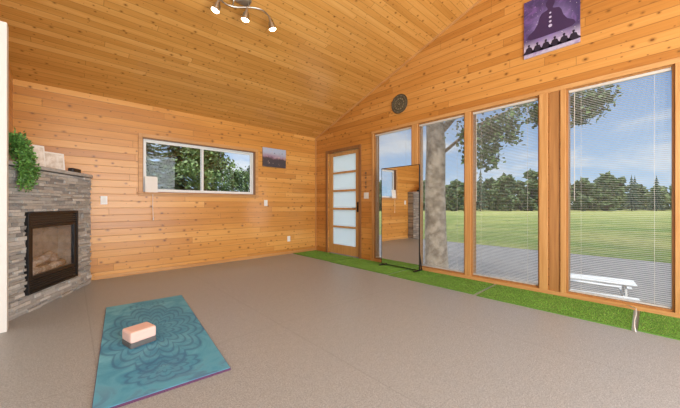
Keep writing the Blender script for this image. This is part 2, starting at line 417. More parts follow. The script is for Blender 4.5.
# sliding window in back wall
W=empty('window_6',((OW[0]+OW[1])/2,0,OW[2]),kind='structure',label='white vinyl sliding window with wooden casing')
h=(OW[1]-OW[0])/2; HH=OW[3]-OW[2]
cs=MB(); k=.055
cs.box(-h-k,-h,-.02,0,-k,HH+k); cs.box(h,h+k,-.02,0,-k,HH+k); cs.box(-h,h,-.02,0,HH,HH+k); cs.box(-h-k-.01,h+k+.01,-.05,.0,-.02,0.0); cs.box(-h,h,-.015,0,-k,-.02)
cs.obj('casing',M['trim_x'],W,bevel=.003)
jb=MB(); jb.box(-h,-h+.012,0,.13,0,HH); jb.box(h-.012,h,0,.13,0,HH); jb.box(-h,h,0,.13,0,.012); jb.box(-h,h,0,.13,HH-.012,HH); jb.obj('jamb',M['brown'],W)
vf=MB()
def frm(mb,x0,x1,z0,z1,y0,y1,t): mb.box(x0,x0+t,y0,y1,z0,z1); mb.box(x1-t,x1,y0,y1,z0,z1); mb.box(x0+t,x1-t,y0,y1,z0,z0+t); mb.box(x0+t,x1-t,y0,y1,z1-t,z1)
frm(vf,-h+.012,h-.012,.012,HH-.012,.06,.125,.020); vf.obj('frame',M['vinyl'],W,bevel=.003)
mid=-2.45-(OW[0]+OW[1])/2
for x0,x1,yy in((-h+.032,mid+.02,.068),(mid-.02,h-.032,.096)):
    s_=MB(); frm(s_,x0,x1,.032,HH-.032,yy,yy+.024,.026); so=s_.obj('sash',M['vinyl'],W,bevel=.002)
    g=MB(); g.box(x0+.026,x1-.026,yy+.010,yy+.013,.058,HH-.058); g.obj('glass',M['glass'],so)

# door
D=empty('door_1',(.03,-.9,0),kind='structure',label='wooden door with five frosted glass panels')
hw=.465; DH=2.15
st=MB(); gy=.345; zs=[.20,.58,.96,1.34,1.72,2.08]
st.box(0,.045,-hw,-gy,.01,DH); st.box(0,.045,gy,hw,.01,DH); st.box(0,.045,-gy,gy,.01,zs[0]); st.box(0,.045,-gy,gy,zs[-1],DH)
for z in zs[1:-1]: st.box(0,.045,-gy,gy,z-.02,z+.02)
st.obj('leaf',M['door_wood'],D,bevel=.003)
for a,b_ in zip(zs[:-1],zs[1:]):
    g=MB(); g.box(.018,.026,-gy,gy,a+(.02 if a!=zs[0] else 0),b_-(.02 if b_!=zs[-1] else 0))
    g.obj('frosted_panel',M['frost'],D)
hd=MB(); hd.box(-.008,0,-hw+.03,-hw+.08,.90,1.10); hd.tube([(-.008,-hw+.055,.98),(-.05,-hw+.055,.98)],.009,10); hd.tube([(-.05,-hw+.055,.98),(-.05,-hw+.17,.98)],[.009,.007],10)
hd.tube([(-.02,-hw+.055,1.07),(-.005,-hw+.055,1.07)],.018,12)
hd.obj('handle',M['black'],D)
for z in(.25,1.08,1.9):
    hg=MB(); hg.tube([(-.006,hw-.004,z),(-.006,hw-.004,z+.09)],.006,8); hg.obj('hinge',M['brass'],D)

# ------------------------------------------------------------------ fireplace
A0=(-4.55,-1.36); ANG=math.atan2(.891,.455)
RM=Matrix.Rotation(ANG,4,'Z'); TM=Matrix.Translation((A0[0],A0[1],0))@RM; TI=TM.inverted()
FP=empty('fireplace',(A0[0],A0[1],0),(0,0,ANG),label='corner gas fireplace faced with stacked grey ledge stone',cat='fireplace')
def wl(x,y,z=0): return TI@Vector((x,y,z))
def clampw(mb):
    nv=[]
    for p in mb.v:
        q=TM@Vector(p); q.x=max(q.x,-4.645); q.y=min(q.y,-.004)
        nv.append(tuple(TI@q))
    mb.v=nv
SE=1.315
cp=[wl(-4.645,-1.30),wl(-4.645,-.006),wl(-4.12,-.006)]
core=MB(); core.prism([(p.x,p.y) for p in cp],0,1.385,'z'); core.obj('core',M['mantel'],FP)
st=MB(); I0,I1,Z0,Z1=.195,1.0,.175,.975
pal=[(.43,.42,.40),(.50,.49,.465),(.31,.305,.295),(.57,.56,.535),(.47,.44,.40),(.39,.385,.375),(.61,.60,.575)]
z=0.0
while z<1.385:
    hgt=random.uniform(.020,.040)
    if z+hgt>1.375: hgt=1.395-z
    s=-.21
    while s<SE-.001:
        L=random.uniform(.06,.25); e=min(s+L,SE)
        segs=[(s,e)]
        if z+hgt>Z0 and z<Z1:
            if s<I0<e: segs=[(s,I0)]; e=max(e,I0)
            if s>=I0 and s<I1:
                if e>I1: segs=[(I1,e)]
                else: segs=[]
            if s<I0 and e>I1: segs=[(s,I0),(I1,e)]
        for (p,q) in segs:
            if q-p<.012: continue
            zz0,zz1=z,z+hgt
            col=random.choice(pal); k=random.uniform(.85,1.12); col=tuple(c*k for c in col)
            out=random.uniform(.0,.024)
            j=lambda:random.uniform(-.006,.006)
            x0,x1=p+.001,q-.001; y0,y1=-out,.16; a,b_=zz0+.001,zz1-.001
            vs=[(x0,y0+j(),a),(x1,y0+j(),a),(x1,y0+j(),b_+j()*.3),(x0,y0+j(),b_+j()*.3),(x0,y1,a),(x1,y1,a),(x1,y1,b_),(x0,y1,b_)]
            st.add(vs,[(0,1,2,3),(5,4,7,6),(4,0,3,7),(1,5,6,2),(3,2,6,7),(4,5,1,0)],0,col)
        s=e
    pr=TM@Vector((SE,0,0)); k=random.uniform(.85,1.12); col=tuple(c*k for c in random.choice(pal)); o_=random.uniform(-.004,.012)
    q0=[(pr.x-.10,pr.y+.01),(pr.x+o_,pr.y+.01),(pr.x+o_,-.004),(pr.x-.10,-.004)]
    vs=[wl(a_,b2,z+.0015) for a_,b2 in q0]+[wl(a_,b2,z+hgt-.0015) for a_,b2 in q0]
    st.add(vs,[(3,2,1,0),(4,5,6,7),(0,1,5,4),(1,2,6,5),(2,3,7,6),(3,0,4,7)],0,col)
    z+=hgt
clampw(st)
st.obj('stone_facing',M['stone'],FP,bevel=.0015)
gr=MB()
gr.box(-.21,I0-.004,.02,.15,0.001,1.385); gr.box(I1+.004,SE-.01,.02,.15,.001,1.385); gr.box(I0-.004,I1+.004,.02,.15,.001,Z0-.01); gr.box(I0-.004,I1+.004,.02,.15,Z1+.01,1.385)
clampw(gr); gr.obj('mortar',M['mortar'],FP)
ml=MB()
def onx(x,off):
    bx=A0[0]+.891*off; by=A0[1]-.455*off
    s=(x-bx)/.455; return (x,by+.891*s)
def ony(y,off):
    bx=A0[0]+.891*off; by=A0[1]-.455*off
    s=(y-by)/.891; return (bx+.455*s,y)
P1=onx(-4.645,.035)
if P1[1]<-1.57: P1=ony(-1.57,.035)
c1=TM@Vector((SE+.005,-.035,0))
pp=[wl(*P1),wl(c1.x,c1.y),wl(c1.x,-.004),wl(-4.645,-.004),wl(-4.645,P1[1])]
ml.prism([(p.x,p.y) for p in pp],1.405,1.442,'z'); ml.obj('mantel',M['mantel'],FP,bevel=.005)
ins=empty('firebox',((0,0,0)));ins.parent=FP
frm2=lambda mb,x0,x1,z0,z1,y0,y1,t:(mb.box(x0,x0+t,y0,y1,z0,z1),mb.box(x1-t,x1,y0,y1,z0,z1),mb.box(x0+t,x1-t,y0,y1,z0,z0+t),mb.box(x0+t,x1-t,y0,y1,z1-t,z1))
q=MB(); frm2(q,I0,I1,Z0,Z1,-.035,.02,.028)
q.obj('surround',M['black'],ins,bevel=.004)
for za in (.212,.852):
    q=MB()
    for k in range(4): q.box(I0+.028,I1-.028,-.026,-.006,za+k*.024,za+k*.024+.010)
    q.box(I0+.028,I1-.028,.002,.01,za-.010,za+.096)
    q.obj('louver',M['louver'],ins)
q=MB(); frm2(q,I0+.034,I1-.034,.308,.846,-.028,.005,.034); q.obj('door_frame',M['black'],ins,bevel=.003)
q=MB(); q.box(I0+.036,I1-.036,.145,.155,Z0+.03,Z1-.03); q.box(I0+.036,I0+.045,.012,.145,Z0+.03,Z1-.03); q.box(I1-.045,I1-.036,.012,.145,Z0+.03,Z1-.03)
q.box(I0+.045,I1-.045,.012,.145,.30,.31); q.obj('fire_chamber',M['firebrick'],ins)
for (a,b_,r) in [((.34,.05,.36),(.88,.06,.37),.036),((.38,.09,.40),(.66,.055,.51),.031),((.58,.06,.48),(.86,.10,.41),.029),((.45,.10,.45),(.80,.10,.46),.034)]:
    q=MB(); a=Vector(a);b_=Vector(b_); pts=[a.lerp(b_,t)+Vector((0,0,.006*math.sin(t*9))) for t in [i/6 for i in range(7)]]
    q.tube(pts,[r*(1+.12*math.sin(i*2.1)) for i in range(7)],10)
    q.obj('log',M['log'],ins,smooth=True)
M['fireglass']=glass_mat('firebox_glass',.20,(.90,.91,.92))
q=MB(); q.box(I0+.066,I1-.066,-.012,-.008,.335,.82); q.obj('glass',M['fireglass'],ins)

def fw(s,d,z): return TM@Vector((s,d,z))
ZM=1.443
PS=.10
pl=empty('potted_plant',fw(PS,.035,ZM),(0,0,ANG),label='green leafy plant trailing over mantel edge',cat='houseplant')
q=MB(); q.tube([(0,0.0,0),(0,0.0,.08)],[.04,.052],16); q.obj('pot',M['pot'],pl)
q=MB(); rnd=random.Random(3)
PMX=Matrix.Translation(fw(PS,.035,ZM))@RM
def okp(p):
    w_=PMX@Vector(p); return w_.x>-4.60 and w_.y>-1.52
def leaf(mb,c,d,L,Wd,col):
    d=Vector(d).normalized(); u=Vector((rnd.uniform(-1,1),rnd.uniform(-1,1),rnd.uniform(-1,1)))
    sdir=d.cross(u)
    if sdir.length<.01: return
    sdir.normalize(); nrm=sdir.cross(d)
    c=Vector(c)
    mb.add([c,c+d*L*.45+sdir*Wd/2+nrm*L*.06,c+d*L,c+d*L*.45-sdir*Wd/2+nrm*L*.06],[(0,1,2,3)],0,col)
vines=MB()
for i in range(34):
    a=rnd.uniform(-.085,.12); low=-rnd.uniform(.08,.27); topz=.10+rnd.uniform(0,.16)
    pts=[(a*.15,0,.07),(a*.5,-.05,topz),(a*.9,-.09,topz*.4),(a*1.0,-.11,low*.5),(a*.9,-.105,low)]
    if not all(okp(p) for p in pts): continue
    vines.tube(pts,.002,4)
    P=[Vector(p) for p in pts]
    for k in range(62):
        t=rnd.random()*3.999; s0=int(t); p=P[s0].lerp(P[s0+1],t-s0)+Vector((rnd.gauss(0,.016),rnd.gauss(0,.014),rnd.gauss(0,.016)))
        g=rnd.uniform(.5,1.7)
        if okp(p): leaf(q,p,(rnd.uniform(-1,1),rnd.uniform(-1,.3),rnd.uniform(-.8,.8)),rnd.uniform(.018,.036),rnd.uniform(.012,.022),(.11*g,.26*g,.055*g))
for i in range(1300):
    d=Vector((rnd.gauss(0,1),rnd.gauss(0,1),rnd.gauss(0,1))).normalized()
    rr=(1+.5*noise.noise(d*3.1))*rnd.uniform(.6,1.15)
    p=Vector((d.x*.11*rr,-.02+d.y*.075*rr,.13+d.z*.11*rr)); g=rnd.uniform(.5,1.7)
    if okp(p): leaf(q,p,d+Vector((0,-.2,.3)),rnd.uniform(.018,.036),rnd.uniform(.013,.022),(.11*g,.26*g,.055*g))
vines.obj('stem',M['turfbase'],pl); q.obj('foliage',M['leafy'],pl,fix=False)
def card(nm,s,w,h,tilt,mats,label,cat,dd=.10):
    e=empty(nm,fw(s,dd,ZM),(0,0,ANG-.5),label=label,cat=cat)
    b=MB(); b.obox((0,0,h/2+.004),(w,.005,h),Matrix.Rotation(-tilt,3,'X')); b.obj('board',mats[0],e)
    b=MB(); b.obox((0,-.004,h/2+.004),(w*.84,.002,h*.84),Matrix.Rotation(-tilt,3,'X')); b.obj('print',mats[1],e)
    b=MB(); b.beam((0,.006,h*.6),(0,h*.22+.02,.0045),.02,.004); b.obj('easel_back',mats[0],e)
M['print']=two('faded_print',(.62,.55,.47),(.86,.83,.78),16,.7)
card('picture_frame',.38,.12,.22,.12,(M['sand'],M['paper']),'small tan frame with white card on mantel','picture frame')
card('greeting_card',.56,.15,.24,.12,(M['paper'],M['print']),'tall white card with faded print on mantel','card',.12)
card('greeting_card',.79,.22,.20,.12,(M['paper'],M['print']),'wide white card with faded print on mantel','card',.10)
e=empty('speaker',fw(1.13,.07,ZM),(0,0,ANG),label='small dark portable speaker on mantel',cat='speaker')
b=MB(); b.box(-.085,.085,-.03,.03,.0,.06); b.obj('body',M['dark'],e,bevel=.012)
b=MB(); b.box(-.07,.07,-.033,-.030,.01,.05); b.obj('grille',M['black'],e)

# ------------------------------------------------------------------ yoga mat and block
ym=empty('yoga_mat',(-3.63,-2.50,0),(0,0,-math.atan2(.10,.995)),label='blue yoga mat with navy mandala print unrolled on floor',cat='yoga mat')
b=MB(); b.box(-.335,.335,-.925,.925,.013,.0165); b.obj('printed_face',M['yoga'],ym)
b=MB(); b.box(-.338,.338,-.928,.928,0.0,.013); b.obj('underside',M['purple'],ym)
yb=empty('yoga_block',(-3.755,-2.665,.0165),(0,0,math.radians(14)),label='pale pink foam yoga block with charcoal base on the mat',cat='yoga block')
b=MB(); b.box(-.086,.086,-.076,.076,.038,.118); b.obj('upper_foam',M['peach'],yb,bevel=.014)
b=MB(); b.box(-.086,.086,-.076,.076,0,.042); b.obj('lower_foam',M['charcoal'],yb,bevel=.010)

# ------------------------------------------------------------------ artificial turf
def turf(y0,y1,x0,x1,rot,label):
    e=MB(); cx,cy=(x0+x1)/2,(y0+y1)/2; hx,hy=(x1-x0)/2,abs(y1-y0)/2
    e.box(-hx,hx,-hy,hy,0,.010,1,(.1,.2,.05)); r=random.Random(int(abs(y0)*100)); tone=r.uniform(.90,1.10)
    for i in range(int(hx*hy*4*15000)):
        x=r.uniform(-hx+.005,hx-.005);y=r.uniform(-hy+.005,hy-.005);a=r.uniform(0,6.28);hh=r.uniform(.004,.009);wd=.0024
        lx,ly=r.gauss(0,.006),r.gauss(0,.006); g=r.uniform(.7,1.3)*tone
        g*=1+.22*noise.noise(Vector((x*7,y*7,y0)))
        if r.random()<.14: col=(.44*g,.48*g,.16*g)
        else: col=(.225*g,.50*g,.06*g)
        dx,dy=math.cos(a)*wd,math.sin(a)*wd
        e.add([(x-dx,y-dy,.009),(x+dx,y+dy,.009),(x+lx,y+ly,.009+hh)],[(0,1,2)],0,col)
    return e.obj('artificial_turf',[M['turf'],M['turfbase']],loc=(cx,cy,0),rot=(0,0,rot),fix=False,label=label,cat='artificial turf',group='turf strips below the windows')
L='strip of green artificial turf along the window wall'
turf(-.05,-1.26,-.65,-.05,0,L); turf(-1.29,-2.57,-.67,-.055,.006,L); turf(-2.61,-3.855,-.69,-.055,-.008,L); turf(-3.895,-5.15,-.71,-.055,.012,L); turf(-5.19,-6.4,-.68,-.05,0,L)
b=MB(); b.tube([(-.05,-5.10,.045),(-.10,-5.165,.04),(-.3,-5.168,.030),(-.5,-5.165,.030),(-.66,-5.17,.025),(-.73,-5.18,.006)],.0045,8)
b.obj('power_cable',M['white'],label='thin white cable between two turf strips',cat='cable',smooth=True)

# ------------------------------------------------------------------ standing mirror
mr=empty('floor_mirror',(-.19,-2.46,.02),(0,0,math.radians(-.5)),label='tall rectangular floor mirror with thin black frame on turf',cat='mirror')
hw=.375; b=MB(); fq=.009
for y0,y1,z0,z1 in [(-hw,-hw+fq,.01,1.65),(hw-fq,hw,.01,1.65),(-hw,hw,.01,.01+fq),(-hw,hw,1.65-fq,1.65)]: b.box(-.011,.012,y0,y1,z0,z1)
b.obj('frame',M['black'],mr,bevel=.001)
b=MB(); b.box(-.009,.0,-hw+fq,hw-fq,.01+fq,1.65-fq); b.obj('mirror_glass',M['mirror'],mr)
b=MB(); b.box(.001,.010,-hw+fq,hw-fq,.01+fq,1.65-fq); b.obj('backing',M['dark'],mr)
for yy in(-hw+.04,hw-.04):
    b=MB(); b.box(-.10,.12,yy-.012,yy+.012,-.005,.012); b.beam((.11,yy,.01),(.014,yy,.5),.015,.012); b.obj('foot',M['black'],mr)

# ------------------------------------------------------------------ wall objects
dk=empty('round_wall_decor',(0,-2.33,2.77),label='round dark openwork medallion hanging above window',cat='wall decor')
M['olive']=plain('weathered_bronze',(.10,.085,.055),.6,.3,.3,30)
M['olive2']=plain('dark_backing',(.26,.22,.14),.8,0,.3,30)
b=MB(); b.tube([(-.001,0,0),(-.012,0,0)],.155,40); b.obj('disc',M['olive2'],dk)
b=MB()
for R in(.158,.112,.066,.03): b.ring((-.018,0,0),R,.007,'x',40,6)
b.obj('rings',M['olive'],dk,smooth=True)
b=MB()
for k in range(12):
    a=k*math.pi/6; b.beam((-.016,.03*math.cos(a),.03*math.sin(a)),(-.016,.155*math.cos(a),.155*math.sin(a)),.006,.006)
    b.ring((-.018,.134*math.cos(a+.26),.134*math.sin(a+.26)),.018,.004,'x',14,5)
b.obj('tracery',M['olive'],dk)
def poster_mat():
    m,nt,b=new_mat('purple_art_canvas'); x,y,z,v=objxyz(nt)
    n=noise_tex(nt,v,7,5,.65,1.2)
    c=mixc(nt,mrange(nt,z,-.26,-.12),(.52,.48,.66),(.06,.04,.14))
    c=mixc(nt,mth(nt,'MULTIPLY',mrange(nt,n,.42,.7),.7),c,(.20,.11,.38))
    yy=mth(nt,'ABSOLUTE',y); za=mth(nt,'ABSOLUTE',mth(nt,'ADD',z,.02))
    r=mth(nt,'SQRT',mth(nt,'ADD',mth(nt,'POWER',yy,2),mth(nt,'POWER',za,2)))
    c=mixc(nt,mth(nt,'MULTIPLY',mrange(nt,r,.05,.27,1,0),.55),c,(.40,.32,.72))
    st=noise_tex(nt,v,60,1); c=mixc(nt,mrange(nt,st,.74,.78),c,(.9,.9,1))
    nt.links.new(c,b.inputs['Base Color']); b.inputs['Roughness'].default_value=.6; return m
ps=empty('canvas_print',(0,-4.46,3.19),label='purple canvas print of seated meditating figures on gable wall',cat='canvas print')
PM=poster_mat(); b=MB(); b.box(-.022,-.001,-.27,.27,-.345,.345); b.obj('canvas',PM,ps,bevel=.002)
M['ink']=plain('dark_ink',(.015,.01,.03),.7); M['mag']=plain('violet_ink',(.045,.02,.085),.7); M['ink2']=plain('pale_ink',(.55,.52,.75),.7)
def sitter(mb,cy,cz,s,x):
    half=[(0,.98),(.06,.97),(.10,.91),(.105,.84),(.07,.76),(.055,.72),(.08,.70),(.20,.66),(.25,.58),(.29,.42),(.38,.27),(.52,.17),(.56,.08),(.48,.02),(.25,0),(0,0)]
    pts=[(cy+a*s,cz+b_*s) for a,b_ in half]+[(cy-a*s,cz+b_*s) for a,b_ in half[-2:0:-1]]
    mb.add([(x,a,b_) for a,b_ in pts],[tuple(range(len(pts)))])
b=MB(); sitter(b,0,-.15,.42,-.0235); b.obj('large_figure',M['mag'],ps,fix=False)
for z,r_ in [(-.05,.018),(.0,.013),(.05,.013),(.10,.010)]:
    b=MB(); n_=14; b.add([(-.0245,r_*math.cos(2*math.pi*k/n_),z+r_*math.sin(2*math.pi*k/n_)) for k in range(n_)],[tuple(range(n_))])
    b.obj('light_mark',M['ink2'],ps,fix=False)
for k in range(6):
    b=MB(); sitter(b,-.215+.086*k,-.305,.115,-.0245); b.obj('small_figure',M['ink'],ps,fix=False)
def land():
    m,nt,b=new_mat('landscape_print'); x,y,z,v=objxyz(nt); n=noise_tex(nt,v,14,5,.7); n2=noise_tex(nt,v,5,4,.6)
    zz=mth(nt,'MULTIPLY_ADD',n2,.16,z)
    c=mixc(nt,mrange(nt,zz,.03,.20),(.28,.10,.16),(.42,.50,.66))
    c=mixc(nt,mrange(nt,zz,.10,.05),c,(.06,.05,.06))
    c=mixc(nt,mth(nt,'MULTIPLY',mrange(nt,n,.55,.7),.8),c,(.62,.45,.40))
    c=mixc(nt,mrange(nt,n,.40,.32),c,(.03,.04,.05))
    nt.links.new(c,b.inputs['Base Color']); b.inputs['Roughness'].default_value=.5; return m
cv=empty('canvas_print',(-1.08,0,2.00),label='small landscape canvas print beside sliding window',cat='canvas print')
b=MB(); b.box(-.265,.265,-.025,-.002,-.19,.19); b.obj('canvas',land(),cv,bevel=.002)
def plate(nm,loc,rotz,w,h,toggle,label,cat):
    e=empty(nm,loc,(0,0,rotz),label=label,cat=cat)
    b=MB(); b.box(-w/2,w/2,-.006,-.0005,-h/2,h/2); b.obj('plate',M['vinyl'],e,bevel=.002)
    if toggle: b=MB(); b.box(-.016,.016,-.010,-.006,-.034,.034); b.obj('rocker',M['white'],e,bevel=.001)
    else:
        for z in(-.025,.025): b=MB(); b.box(-.015,.015,-.009,-.006,z-.014,z+.014); b.obj('socket',M['white'],e,bevel=.001)
plate('light_switch',(-3.79,0,1.11),0,.075,.118,True,'white rocker switch plate on pine wall','light switch')
plate('light_switch',(-1.27,0,1.08),0,.075,.118,True,'white rocker switch plate on pine wall','light switch')
plate('power_outlet',(-.73,0,.32),0,.072,.115,False,'white outlet plate low on pine wall','power outlet')
plate('light_switch',(0,-1.56,1.22),-math.pi/2,.12,.118,True,'white switch plate beside the door','light switch')
M['bead']=plain('brown_wood_bead',(.25,.15,.07),.6)
e=empty('hanging_ornament',(-.002,-1.56,1.62),label='small brown beaded ornament hanging beside the door',cat='wall ornament')
b=MB(); b.tube([(-.006,0,.06),(-.006,0,-.28)],.0015,5); b.obj('cord',M['dark'],e)
for k,z in enumerate((.03,-.06,-.15,-.24)):
    b=MB(); b.blob((-.018,0,z),(.015,.020,.022),2,.05); b.obj('bead',M['bead'],e,smooth=True)
b=MB(); b.tube([(-3.21,-.056,1.21),(-3.212,-.058,1.0),(-3.205,-.058,.86),(-3.205,-.058,.85),(-3.205,-.058,.81)],[.003,.003,.003,.004,.010],8)
b.obj('blind_cord',M['white'],label='white pull cord hanging below window sill',cat='cord')
e=empty('sill_card',(-3.22,-.022,1.2352),(0,0,.1),label='white note card leaning on window sill',cat='card')
b=MB(); b.obox((0,.012,.125),(.17,.004,.245),Matrix.Rotation(-.08,3,'X')); b.obj('card',M['paper'],e)

# ------------------------------------------------------------------ track light
YT=-2.17; zt=zc(YT)
tl=empty('track_light',(-2.78,YT,zt),label='curved nickel ceiling spotlight bar with warm bulbs',cat='ceiling light')
b=MB(); b.obox((0.03,0,-.018),(.22,.10,.028),Matrix.Rotation(math.atan(-S),3,'X')); b.obj('canopy',M['chrome'],tl,bevel=.006)
BZ=-.085; XA,XB=-.26,.42
ph_=lambda x: math.sin(((x-XA)/(XB-XA))*2*math.pi)
b=MB(); pts=[(XA+(XB-XA)*k/20,.06*ph_(XA+(XB-XA)*k/20),BZ-.06*S*ph_(XA+(XB-XA)*k/20)) for k in range(21)]
b.tube(pts,.010,10); b.tube([(-.04,.0,-.02),(-.04,.05,BZ-.01)],.007,8); b.tube([(.12,0,-.02),(.12,-.02,BZ)],.007,8); b.obj('curved_bar',M['chrome'],tl,smooth=True)
for (px,dx,dy) in [(-.19,-.3,.2),(.10,-.1,.2),(.37,.35,.0)]:
    ph=ph_(px)
    hd=empty('spot_head',(px,.06*ph,BZ-.012-.06*S*ph)); hd.parent=tl
    d=Vector((dx,dy,-1)).normalized(); hd.rotation_euler=d.to_track_quat('Z','Y').to_euler()
    b=MB(); b.tube([(0,0,-.01),(0,0,.04),(0,0,.055),(0,0,.125)],[.013,.018,.035,.046],20,cap=False); b.obj('shade',M['chrome'],hd,smooth=True)
    b=MB(); b.blob((0,0,.120),(.039,.039,.026),2,0); b.obj('bulb',M['bulb'],hd,smooth=True)

# ------------------------------------------------------------------ exterior
GZ=-1.0
b=MB(); b.box(.16,4.95,-60,60,GZ-.2,GZ); b.obj('gravel_yard',M['gravel'],kind='stuff',label='grey gravel yard outside the windows',cat='ground')
b=MB(); b.box(4.95,11.2,-160,160,GZ-.2,GZ+.005); b.obj('road',M['asphalt'],kind='stuff',label='grey asphalt road running past the house',cat='road')
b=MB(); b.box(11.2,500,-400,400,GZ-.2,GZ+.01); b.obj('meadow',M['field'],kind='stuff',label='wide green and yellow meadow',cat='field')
b=MB(); b.box(-60,.14,.3,60,GZ-.2,GZ+.01); b.obj('back_lawn',M['field'],kind='stuff',label='lawn behind the house',cat='lawn')
b=MB(); b.box(-5.74,.14,-9.14,.14,GZ-.1,-.12); b.obj('wall_foundation',M['gravel'],kind='structure')

def leaves(mb,c,rad,n,rn,size=.07,g0=(.13,.22,.055)):
    for i in range(n):
        p=Vector((rn.gauss(0,.5)*rad[0],rn.gauss(0,.5)*rad[1],rn.gauss(0,.5)*rad[2]))+Vector(c)
        d=Vector((rn.uniform(-1,1),rn.uniform(-1,1),rn.uniform(-1,.3))).normalized(); u=Vector((rn.uniform(-1,1),rn.uniform(-1,1),rn.uniform(-1,1))); s=d.cross(u)
        if s.length<.05: continue
        s.normalize(); L_=size*rn.uniform(.7,1.3); W_=L_*.75; g=rn.uniform(.5,1.5)
        mb.add([p,p+d*L_*.4+s*W_/2,p+d*L_,p+d*L_*.4-s*W_/2],[(0,1,2,3)],0,(g0[0]*g,g0[1]*g,g0[2]*g))
tx,ty=1.97,-1.93
tr=empty('poplar_tree',(tx,ty,GZ),label='large poplar with thick furrowed brown trunk outside window',cat='tree')
b=MB(); b.tube([(0,0,-.0),(0.0,0,.4),(-.02,.02,1.4),(0,.04,2.4),(.05,.05,3.4),(.0,.1,5.0),(.1,.1,7.5)],[.34,.27,.235,.22,.21,.15,.06],24)
o=b.obj('trunk',M['bark'],tr,smooth=True)
br=MB(); lv=MB(); rn=random.Random(11)
limbs=[[(0,0,3.1),(.35,-.7,3.75),(.8,-1.6,4.15),(1.1,-2.3,4.3),(1.3,-2.75,4.25)],
       [(0,0,3.6),(.6,-.4,4.4),(1.2,-1.0,5.0),(1.6,-1.6,5.3)],
       [(0,0.05,3.8),(.3,.9,4.6),(.6,1.8,5.2)],[(0,.05,4.4),(-.5,-.3,5.4),(-.9,-.8,6.2)],[(0,.08,5),(.3,-.6,6.2),(.4,-1.2,7)]]
for i,l in enumerate(limbs):
    br.tube(l,[(.04 if i==0 else .085)*(1-.8*k/(len(l)-1)) for k in range(len(l))],9)
    for k in range(1,len(l)):
        if i==0 and k>=3: continue
        leaves(lv,l[k],(.5,.45,.30),200,rn)
for (x,y,z,dn,nn) in [(.42,-1.0,3.75,.72,400),(.5,-1.3,3.9,.5,320),(.7,-.95,3.85,.3,200),(.9,-1.65,4.05,.25,150),(1.08,-2.32,4.12,.42,360),(1.13,-2.52,4.15,.32,280),(1.2,-2.70,4.15,.15,120),(.2,-.6,3.6,.55,280),(.35,-.82,3.65,.75,320)]:
    br.tube([(x,y,z+.1),(x+.05,y-.05,z-dn*.5),(x+.02,y-.1,z-dn)],[.010,.007,.004],5)
    for k in range(4): leaves(lv,(x,y-.02*k,z-dn*k/3.),(.19,.19,.13),nn//4,rn,.09)
for k in range(16):
    a=rn.uniform(0,6.28); r=rn.uniform(.4,2.0); leaves(lv,(r*math.cos(a)+.3,r*math.sin(a)-.2,rn.uniform(5.2,7.6)),(.7,.7,.5),150,rn,.10)
br.obj('branch',M['bark'],tr,smooth=True); lv.obj('foliage',M['leafy'],tr,fix=False)

def decid_tree(name,mat,seed,hh,ww):
    t=empty(name,(0,0,0)); rn=random.Random(seed); b=MB(); b.tube([(0,0,.02),(.1,0,hh*.3),(0,0,hh*.6)],[.22,.17,.08],8); b.obj('trunk',M['trunkdark'],t)
    c=MB()
    for i in range(66):
        a=rn.uniform(0,6.28); zz=rn.uniform(.04,.95); rr=ww*.5*math.sin(math.pi*min(1,zz*.62+.32))*rn.uniform(.2,1.0)
        c.blob((rr*math.cos(a),rr*math.sin(a),hh*zz),(ww*rn.uniform(.07,.15),ww*rn.uniform(.07,.15),hh*rn.uniform(.035,.08)),2,.8,3.0,seed=rn.random()*50,zmin=.03)
    c.obj('foliage',mat,t,smooth=False,fix=False); return t
def conifer(name,seed,hh,ww,tiers=12,nb=14):
    t=empty(name,(0,0,0)); rn=random.Random(seed); b=MB(); b.tube([(0,0,.02),(0,0,hh*.97)],[.16,.02],8); b.obj('trunk',M['trunkdark'],t)
    c=MB()
    for i in range(tiers):
        f=i/(tiers-1); z=hh*(.08+.88*f); r=ww*.5*(1-f)**.85+.12; dz=hh/tiers*1.5
        n=nb*2; vs=[(0,0,z+dz*.5)]
        for k in range(n):
            a=2*math.pi*(k+rn.uniform(-.2,.2))/n+i*.4; q=r*(rn.uniform(.85,1.15) if k%2==0 else rn.uniform(.45,.62))
            vs.append((q*math.cos(a),q*math.sin(a),max(.03,z-dz*(.35 if k%2==0 else .12)+rn.uniform(-.1,.1)*dz)))
        c.add(vs,[(0,1+k,1+(k+1)%n) for k in range(n)])
    c.obj('foliage',M['conif'],t,fix=False); return t
T=[decid_tree('deciduous_tree',M['decid'],1,12,7.4),decid_tree('deciduous_tree',M['decid2'],2,10.5,7.8),decid_tree('deciduous_tree',M['decid'],3,13,6.8),conifer('spruce_tree',4,14,5.4)]
G='trees lining the far side of the meadow'
labs=['rounded dark green tree at the meadow edge','rounded light green tree at the meadow edge','tall dark green tree at the meadow edge','narrow dark spruce at the meadow edge']
for t,l in zip(T,labs): t['label']=l; t['category']='tree'; t['group']=G
rn=random.Random(5)
CX,CY,YAW=-4.129,-5.28,.824
F_=(math.cos(YAW),math.sin(YAW)); R_=(math.sin(YAW),-math.cos(YAW))
def pos(lat,dep): return (CX+F_[0]*dep+R_[0]*lat,CY+F_[1]*dep+R_[1]*lat,GZ+.01)
used=[False]*4
lat=5.0; i=0
while lat<140:
    dep=90+(i%4)*8.5; kk=lat/98
    ti=rn.choice([0,0,1,1,2,2])
    if .98<kk<1.10 and rn.random()<.6: ti=3
    if rn.random()<.07: ti=3
    s=rn.uniform(.80,1.02)
    sc=(s,s,s*rn.uniform(.85,1.08))
    if not used[ti]:
        T[ti].location=pos(lat,dep); T[ti].scale=sc; used[ti]=True
    else: dup(T[ti],pos(lat,dep),rn.uniform(0,6.28),sc)
    lat+=rn.uniform(1.75,2.1); i+=1
